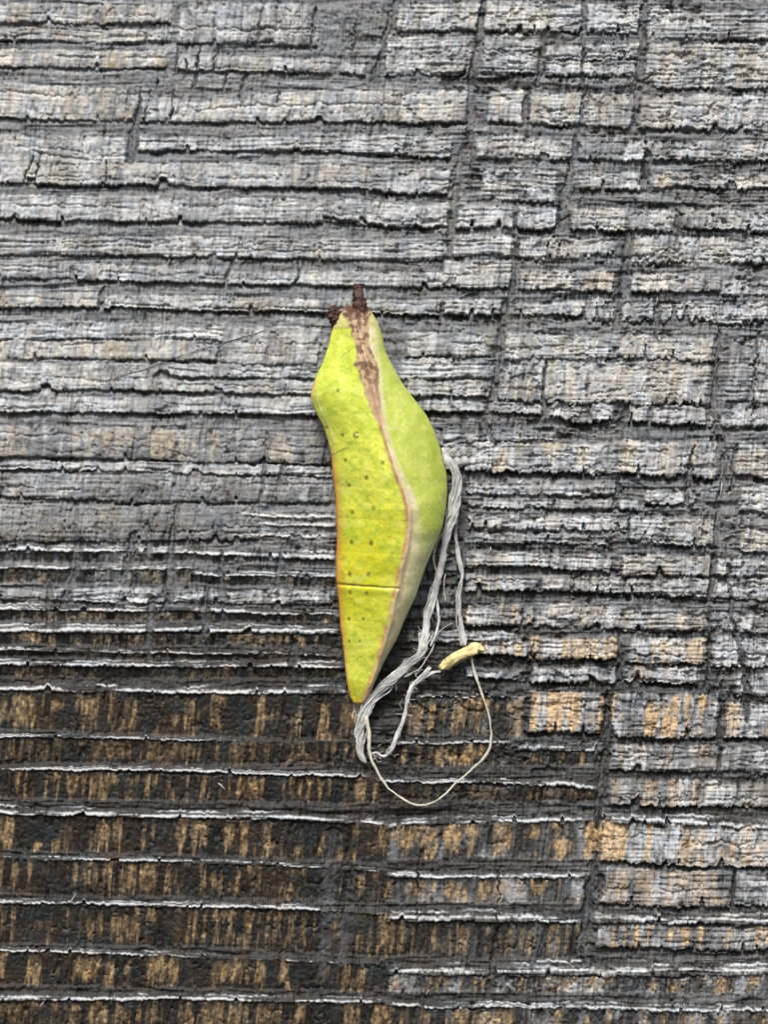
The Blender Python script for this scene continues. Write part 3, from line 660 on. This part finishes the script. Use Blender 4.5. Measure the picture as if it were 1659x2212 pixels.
# left keel: orange line, salmon at the shoulder point
kl = np.exp(-((PXb - xl2 - 1) / np.interp(Yb, [664,800,850,900,1000,1200,1350,1500], [1.5,3,9,7,9,11,8,6])) ** 2) * (s0 < .22)
C = mixc(C, [.52, .19, .04], kl * ss(960, 1010, Yb + 30 * (n_m - .5)) * (.9 - .35 * ss(1350, 1420, Yb)))
C = mixc(C, [.50, .26, .13], kl * np.exp(-((Yb - 838) / 26) ** 2) * .8)
C = mixc(C, [.34, .24, .08], kl * np.exp(-((Yb - 970) / 28) ** 2) * .7 + 0 * kl)
C = mixc(C, [.42, .17, .03], ss(.62, .74, n_m) * np.exp(-((Yb - 1215) / 34) ** 2) * np.exp(-((PXb - 740) / 13) ** 2) * .7)
# base flush of the tip
C = mixc(C, [.50, .32, .16], ss(1512, 1524, Yb) * .7)
C = mixc(C, [.52, .36, .20], np.exp(-((PXb - xr2 + 6) / 7) ** 2) * ss(1440, 1500, Yb) * .7)
# sutures
yl = 1257 + .10 * (PXb - 730) - .0004 * (PXb - 790) ** 2 + 3 * (vn1(PXb / 14, 360) - .5); C = mixc(C, [.24, .13, .02], np.exp(-((Yb - yl) / (1.3 + 1.2 * vn1(PXb / 9, 361))) ** 2) * (dR < 8) * (s0 < .6) * (.9 - .45 * ss(780, 850, PXb)))
yl = 985 - .46 * (PXb - 716); C = mixc(C, [.20, .13, .03], np.exp(-((Yb - yl) / 1.5) ** 2) * (PXb < 752) * (s0 < .4) * .85)
yl = 772 - .75 * (PXb - 742); C = mixc(C, [.26, .27, .03], np.exp(-((Yb - yl) / 1.8) ** 2) * (PXb > 738) * (PXb < 778) * .75)
yl = 931 - .12 * (PXb - 825); C = mixc(C, [.50, .52, .22], np.exp(-((Yb - yl) / 2.2) ** 2) * (dR > 0) * (PXb < 862) * (s0 < .72) * .6)
yl = 890 + .06 * (PXb - 700); C = mixc(C, [.33, .42, .04], np.exp(-((Yb - yl - 4 * (n_m - .5) * 4) / 2) ** 2) * (PXb > 700) * (dR < -10) * .5 * (s0 < .42))
yl = 968 - .05 * (PXb - 716); 
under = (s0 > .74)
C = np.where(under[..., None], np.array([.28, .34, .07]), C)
C *= (.80 + .24 * n_s + .16 * fbm(PXb / 2.6, Yb / 2.6, 340, 2))[..., None]
DOTS = [(741,943,2.2,0),(747,997,2.4,0),(792,1034,3.0,0),(755,1050,2.4,0),(731,849,2.4,2),(827,1003,2.6,2),(706,926,2.2,0),
        (762,1108,2.6,0),(807,1100,3.2,2),(760,1172,3.0,0),(802,1173,3.4,1),(756,1240,3.2,0),(796,1240,3.2,2),(757,1279,3.0,0),(792,1281,2.8,2),
        (754,1336,2.4,0),(785,1336,2.4,2),(755,1384,2.0,0),(777,1384,2.0,2)]
for (dx_, dy_, r_, ty) in DOTS:
    r_ = r_ * 1.3; dd = np.sqrt(((PXb - dx_) / r_) ** 2 + ((Yb - dy_) / (r_ * 1.35)) ** 2)
    mm = (1 - ss(.35, 1.6, dd)) * (s0 < .5)
    PH -= 1.6 * mm
    C = mixc(C, [[.20, .15, .01], [.10, .11, .02], [.20, .26, .05]][ty], mm * .85)
for _ in range(70):                                   # pinpricks
    dx_, dy_ = rng.uniform(690, 860), rng.uniform(800, 1420); r_ = rng.uniform(.9, 1.8)
    dd = np.hypot(PXb - dx_, (Yb - dy_) / 1.2) / r_; mm = (1 - ss(.6, 1.3, dd)) * (s0 < .42) * rng.uniform(.2, .6)
    C = mixc(C, [.24, .30, .03], mm)
rr_ = np.hypot(PXb - 771, Yb - 942); aa_ = np.arctan2(Yb - 942, PXb - 771)
C = mixc(C, [.10, .11, .015], np.exp(-((rr_ - 5.2) / 1.9) ** 2) * (s0 < .42) * (np.abs(aa_) > .7) * .9)
C = mixc(C, [.62, .62, .40], np.exp(-(rr_ / 2.4) ** 2) * (s0 < .42) * .8)
C = np.clip(C, .01, .8)
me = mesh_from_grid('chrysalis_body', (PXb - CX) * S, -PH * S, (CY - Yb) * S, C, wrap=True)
import bmesh
bm_ = bmesh.new(); bm_.from_mesh(me); bm_.verts.ensure_lookup_table()
for row in (0, len(yy) - 1):
    vs = [bm_.verts[row * NA + k] for k in range(NA)]
    bm_.faces.new(vs if row else vs[::-1]).smooth = True
bmesh.ops.triangulate(bm_, faces=[f for f in bm_.faces if len(f.verts) > 4])
bmesh.ops.recalc_face_normals(bm_, faces=bm_.faces); bm_.to_mesh(me); bm_.free()
m_skin = material('chrysalis_skin', .42, spec=.35, noise=(30, .05, (1, 1, 1)), bump=(45, .0015, (1, 1, 1)), sss=.22)
chry = link('chrysalis', None, label='green and yellow butterfly chrysalis with brown horned head on the grey wooden board', category='chrysalis')
chry.location = P(800, 1100, 0)
bpy.context.view_layer.update()
def child(o, par):
    o.parent = par; o.matrix_parent_inverse = par.matrix_world.inverted(); return o
body = child(link('body', me, None, m_skin), chry)

m_horn = material('horn_skin', .6, attr=None, base=(.06, .027, .020), noise=(30, .45, (1, 1, 1)), bump=(40, .012, (1, 1, 1)))
def ring_mesh(name, rings, n=28, sd_=0):
    """rings: (x, y, h, rx, rh) bottom to top; a closed knobbly cone"""
    r = np.array(rings, float); m = 26; t = np.linspace(0, len(r) - 1, m); R = np.stack([np.interp(t, np.arange(len(r)), r[:, k]) for k in range(5)], 1)
    a = np.linspace(0, 2 * np.pi, n, endpoint=False)
    d = np.gradient(R[:, :2], axis=0); d /= np.linalg.norm(d, axis=1)[:, None]; nn = np.stack([-d[:, 1], d[:, 0]], 1)
    g = np.zeros((m, n, 3)); bump_ = 1 + .75 * (vn2(a[None, :] * 1.6 + 0 * t[:, None], t[:, None] * 3.2 + 0 * a[None, :], sd_) - .5) * (sd_ < 430) + .5 * (vn2(a[None, :] * 3 + 0 * t[:, None], t[:, None] * 1.1 + 0 * a[None, :], sd_ + 1) - .5)
    g[..., 0] = R[:, 0:1] + nn[:, 0:1] * R[:, 3:4] * np.cos(a) * bump_; g[..., 1] = R[:, 1:2] + nn[:, 1:2] * R[:, 3:4] * np.cos(a) * bump_
    g[..., 2] = R[:, 2:3] + R[:, 4:5] * np.sin(a) * bump_
    me = join_tubes(name, [g]); 
    b = bmesh.new(); b.from_mesh(me); b.verts.ensure_lookup_table()
    b.faces.new([b.verts[k] for k in range(n)]); b.faces.new([b.verts[(m - 1) * n + k] for k in range(n)][::-1])
    bmesh.ops.recalc_face_normals(b, faces=b.faces); b.to_mesh(me); b.free()
    return me
h1 = ring_mesh('horn_mesh', [(783,696,44,14,8),(781,678,46,15,14),(778,662,46,14,12),(776,648,45,12,10),(775,637,44,11.5,9),(774,629,43,10,7),(770,622,42,6,5),(765,616,41,1.5,1.5)], sd_=401)
h2 = ring_mesh('horn_mesh', [(737,708,30,12,12),(728,700,36,12,13),(722,688,40,13,13),(719,678,40,14,12),(716,671,40,11,9),(712,668,40,4,4)], sd_=411)
o = child(link('head_horn', h1, None, m_horn, label='taller dark brown horn at the top of the head'), chry)
o = child(link('head_horn', h2, None, m_horn, label='short knobbly dark brown horn on the left of the head'), chry)
h3 = ring_mesh('crest_mesh', [(709,686,40,2,2),(714,681,40,7,6),(722,678,40,8,7),(730,680,42,6,6),(737,683,42,3,3)], sd_=421)
o = child(link('horn_knob', h3, None, m_horn), chry)
# silken attachment of the tip
pad = [tube([(776 + rng.uniform(-7, 7), 1512, 10), (776 + rng.uniform(-12, 12), 1528, 4), (778 + rng.uniform(-20, 20), 1545 + rng.uniform(0, 12), 8)], [1.3, 1.2, .6], 5, 4, seed=500 + k) for k in range(16)]
m_silk = material('pale_fibre', .75, attr=None, base=(.52, .52, .50), noise=(14, .35, (1, 1, 1)), spec=.25, sheen=.3)
m_silk2 = material('tan_silk', .8, attr=None, base=(.56, .53, .43), noise=(14, .25, (1, 1, 1)), spec=.2)
o = child(link('silk_pad', join_tubes('silk_pad', pad), None, m_silk2), chry)

# ------------------------------------------------------------------ the fibre hanging beside the chrysalis
def bundle(path, rad, n, seed, fr=1.0, rs=.34, step=5, twist=.0055):
    """strands laid side by side along one course, crossing over each other"""
    p = np.array(path, float); r = np.array(rad, float); d = np.r_[0, np.cumsum(np.linalg.norm(np.diff(p[:, :2], axis=0), axis=1))]
    rs_ = np.random.RandomState(seed); out = []
    tang = np.gradient(p[:, :2], axis=0); tang /= np.linalg.norm(tang, axis=1)[:, None]; nor = np.stack([-tang[:, 1], tang[:, 0]], 1)
    m = max(6, int(d[-1] / 16)); u = np.linspace(0, d[-1], m)
    px_ = [np.interp(u, d, p[:, k]) for k in range(3)]; nx_ = [np.interp(u, d, nor[:, k]) for k in range(2)]; R = np.interp(u, d, r) * (.8 + .5 * vn1(u / 45, seed + 900))
    for k in range(n):
        ph = rs_.uniform(0, 6.28); amp = rs_.uniform(.35, 1.0) * fr; tw = twist * rs_.uniform(.6, 1.5)
        off = R * amp * (np.sin(ph + u * tw * 2.2) * .8 + 1.0 * (vn1(u / 40, seed + k * 3) - .5) + .5 * (vn1(u / 15, seed + k * 3 + 1) - .5)); hh = R * amp * .55 * np.cos(ph + u * tw * 2.2)
        pth = np.stack([px_[0] + nx_[0] * off, px_[1] + nx_[1] * off, px_[2] + hh], 1)
        out.append(tube(pth, R * rs * rs_.uniform(.55, 1.25) + .35, 6, step, seed=seed + 50 + k, wob=1.8))
    return out
strand = link('fibre_strand', None, label='pale fibre bundle running down from the chrysalis right side to a loop below its tip', category='fibre')
strand.location = P(985, 1030, 0); bpy.context.view_layer.update()
upper = [(956,968,46),(962,986,56),(975,1003,56),(984,1020,50),(987,1050,42),(980,1087,34),(975,1116,32),(964,1153,30),(956,1203,26),(948,1240,24),(934,1290,24),(923,1327,24),(920,1364,26),(913,1402,28)]
upr = [3,6,7.5,6,8,11,11,8,6,6.5,7.5,7.5,8.5,9]
lower = [(920,1364,26),(912,1408,28),(876,1440,28),(844,1470,28),(817,1493,26),(798,1516,24),(785,1542,22),(777,1573,20),(779,1600,18),(778,1625,16),(790,1646,14)]
lor = [10,10.5,11,12,12.5,13,13.5,12,9,8,3]
loop = [(790,1545,26),(797,1580,26),(797,1605,26),(801,1636,24),(817,1669,24),(837,1699,24),(867,1722,24),(890,1735,24),(913,1737,24),(936,1731,24),(959,1715,24),(982,1692,22),(1005,1672,22),(1028,1651,20),(1046,1636,18),(1060,1607,18),(1061,1580,18),(1055,1539,18),(1044,1507,18),(1035,1481,18),(1025,1454,18),(1017,1420,18)]
lpr = [6,5.5,5,3.8,2.8,2.4,2.1,1.8,1.7,1.7,1.6,1.7,1.8,2.0,2.6,2.2,1.7,1.6,1.7,2.0,2.6,3.2]
br_b = [(930,1440,22),(905,1468,20),(890,1481,20),(879,1507,20),(876,1539,20),(865,1571,20),(851,1603,20),(846,1622,20),(828,1633,20),(816,1622,20),(808,1630,19),(800,1627,18)]
brr = [4,4.5,5,4.2,3.4,3.0,2.8,2.2,2.0,1.8,1.5,1.0]
br_c = [(988,1105,12),(984,1150,12),(990,1200,13),(999,1236,15),(995,1262,18),(990,1290,18),(992,1330,18),(997,1360,18),(1001,1394,18)]
child(link('upper_strand', join_tubes('upper_strand', bundle(upper, upr, 40, 601, rs=.10, fr=1.05)), None, m_silk), strand)
child(link('lower_strand', join_tubes('lower_strand', bundle(lower, lor, 44, 621, rs=.085, fr=1.1)), None, m_silk), strand)
child(link('looped_thread', join_tubes('looped_thread', bundle(loop, lpr, 6, 641, rs=.38, fr=.75)), None, m_silk2, label='thin tan thread end curling into a wide loop'), strand)
child(link('side_thread', join_tubes('side_thread', bundle(br_b, brr, 18, 661, rs=.22) + bundle([(952,1449,20),(930,1452,20),(905,1470,20),(888,1484,20)], [2,3.5,4,3], 6, 663, rs=.35)
      + bundle([(849,1606,20),(836,1618,20),(833,1630,20)], [1.6,1.4,1.2], 2, 665, rs=.6)), None, m_silk), strand)
child(link('stray_thread', join_tubes('stray_thread', bundle([(957,1148,24),(940,1176,20),(935,1210,20),(944,1240,22)], [2,2.5,2.6,2], 4, 671, rs=.4)
      + bundle([(940,1285,20),(946,1310,20),(948,1340,20),(943,1366,24),(930,1395,26)], [2,2.6,3,3.4,3], 5, 673, rs=.4)
      + bundle([(935,1385,24),(950,1362,22),(966,1350,20),(980,1345,16)], [2,1,.7,.5], 1, 675)
      + bundle([(870,1462,26),(905,1445,28),(930,1408,26),(938,1388,24)], [1.6,1.4,1.4,.8], 2, 677)), None, m_silk), strand)
fuzz = []
rf_ = np.random.RandomState(77)
for k in range(130):
    src = [upper, lower, br_b][k % 3]; i = rf_.randint(1, len(src) - 1); x_, y_, h_ = src[i]
    a_ = rf_.uniform(0, 6.28); ln = rf_.uniform(8, 24); x_ += rf_.uniform(-6, 6); y_ += rf_.uniform(-14, 14)
    fuzz.append(tube([(x_, y_, h_), (x_ + ln * .5 * math.cos(a_), y_ + ln * .5 * math.sin(a_), h_ + rf_.uniform(-2, 5)), (x_ + ln * math.cos(a_ + .7), y_ + ln * math.sin(a_ + .7), h_ - 3)], [.5, .45, .3], 4, 3, seed=700 + k))
child(link('fuzz', join_tubes('fuzz', fuzz), None, m_silk, kind='stuff'), strand)
wisp = link('fibre_wisp', join_tubes('fibre_wisp', bundle(br_c, [1,3.5,4.5,4,4.5,5.5,5,6.5,7.5], 11, 681, rs=.10) + bundle([(962,1238,14),(958,1270,12),(962,1300,12)], [1,1.4,1], 2, 685)), None, m_silk,
            label='short pale fibre wisp ending at the yellow fragment, right of the long bundle', category='fibre')

# yellow fragment caught on the thread
fr = [(949,1444,20,3,3),(953,1441,22,8,8),(966,1433,24,11,10),(982,1421,26,12,11),(1000,1411,27,12,11),(1018,1404,26,12.5,10),(1030,1398,25,12,9),(1036,1400,24,8,6),(1046,1405,23,1.5,2)]
m_frag = material('straw_skin', .7, attr=None, base=(.68, .57, .27), noise=(16, .40, (1, 1, 1)), bump=(26, .02, (1, 1, 1)))
frag = link('yellow_fragment', ring_mesh('fragment_mesh', fr, 22, 431), None, m_frag, label='small yellow straw fragment caught on the thread beside the fibre loop', category='fragment')

# dark hair lying on the board, left of the chrysalis
hp = [(580,710),(548,722),(516,731),(470,745),(420,760),(366,777),(315,797),(263,811),(230,826)]
hair = link('hair', join_tubes('hair', [tube([(x_, y_, Hat(x_, y_) + 1.5) for x_, y_ in hp], [.45, .8, .9, .8, .7, .8, .9, .8, .4], 5, 4, seed=801)]), None,
            material('hair', .5, attr=None, base=(.06, .045, .04)), label='fine dark hair lying diagonally on the board left of the chrysalis head', category='hair')

# splinters lifting off the torn edges
m_spl = material('splinter_wood', .7, attr=None, base=(.40, .39, .36), noise=(12, .25, (1, 1, 1)))
SPL = [(905,345,906,332),(500,640,506,625),(360,575,366,560),(378,578,385,566),(440,575,446,562),(520,530,526,512),(1555,300,1566,288),(1640,366,1640,352),(1422,640,1418,655),(1417,1000,1430,985),(1060,1180,1058,1194),
       (1560,1040,1556,1070),(920,2150,926,2134),(150,1950,166,1925),(240,2160,250,2144),(86,2172,96,2160),(470,1690,486,1705)]
for k, (x0, y0, x1, y1) in enumerate(SPL):
    h0 = max(Hat(x0, y0), Hat((x0 + x1) / 2, (y0 + y1) / 2), Hat(x1, y1))
    link('splinter', join_tubes('splinter', [tube([(x0, y0, h0 - 1), ((x0 + x1) / 2 + 1, (y0 + y1) / 2, h0 + 2), (x1, y1, h0 + 3)], [1.6, 1.3, .4], 6, 3, seed=850 + k)]), board, m_spl)
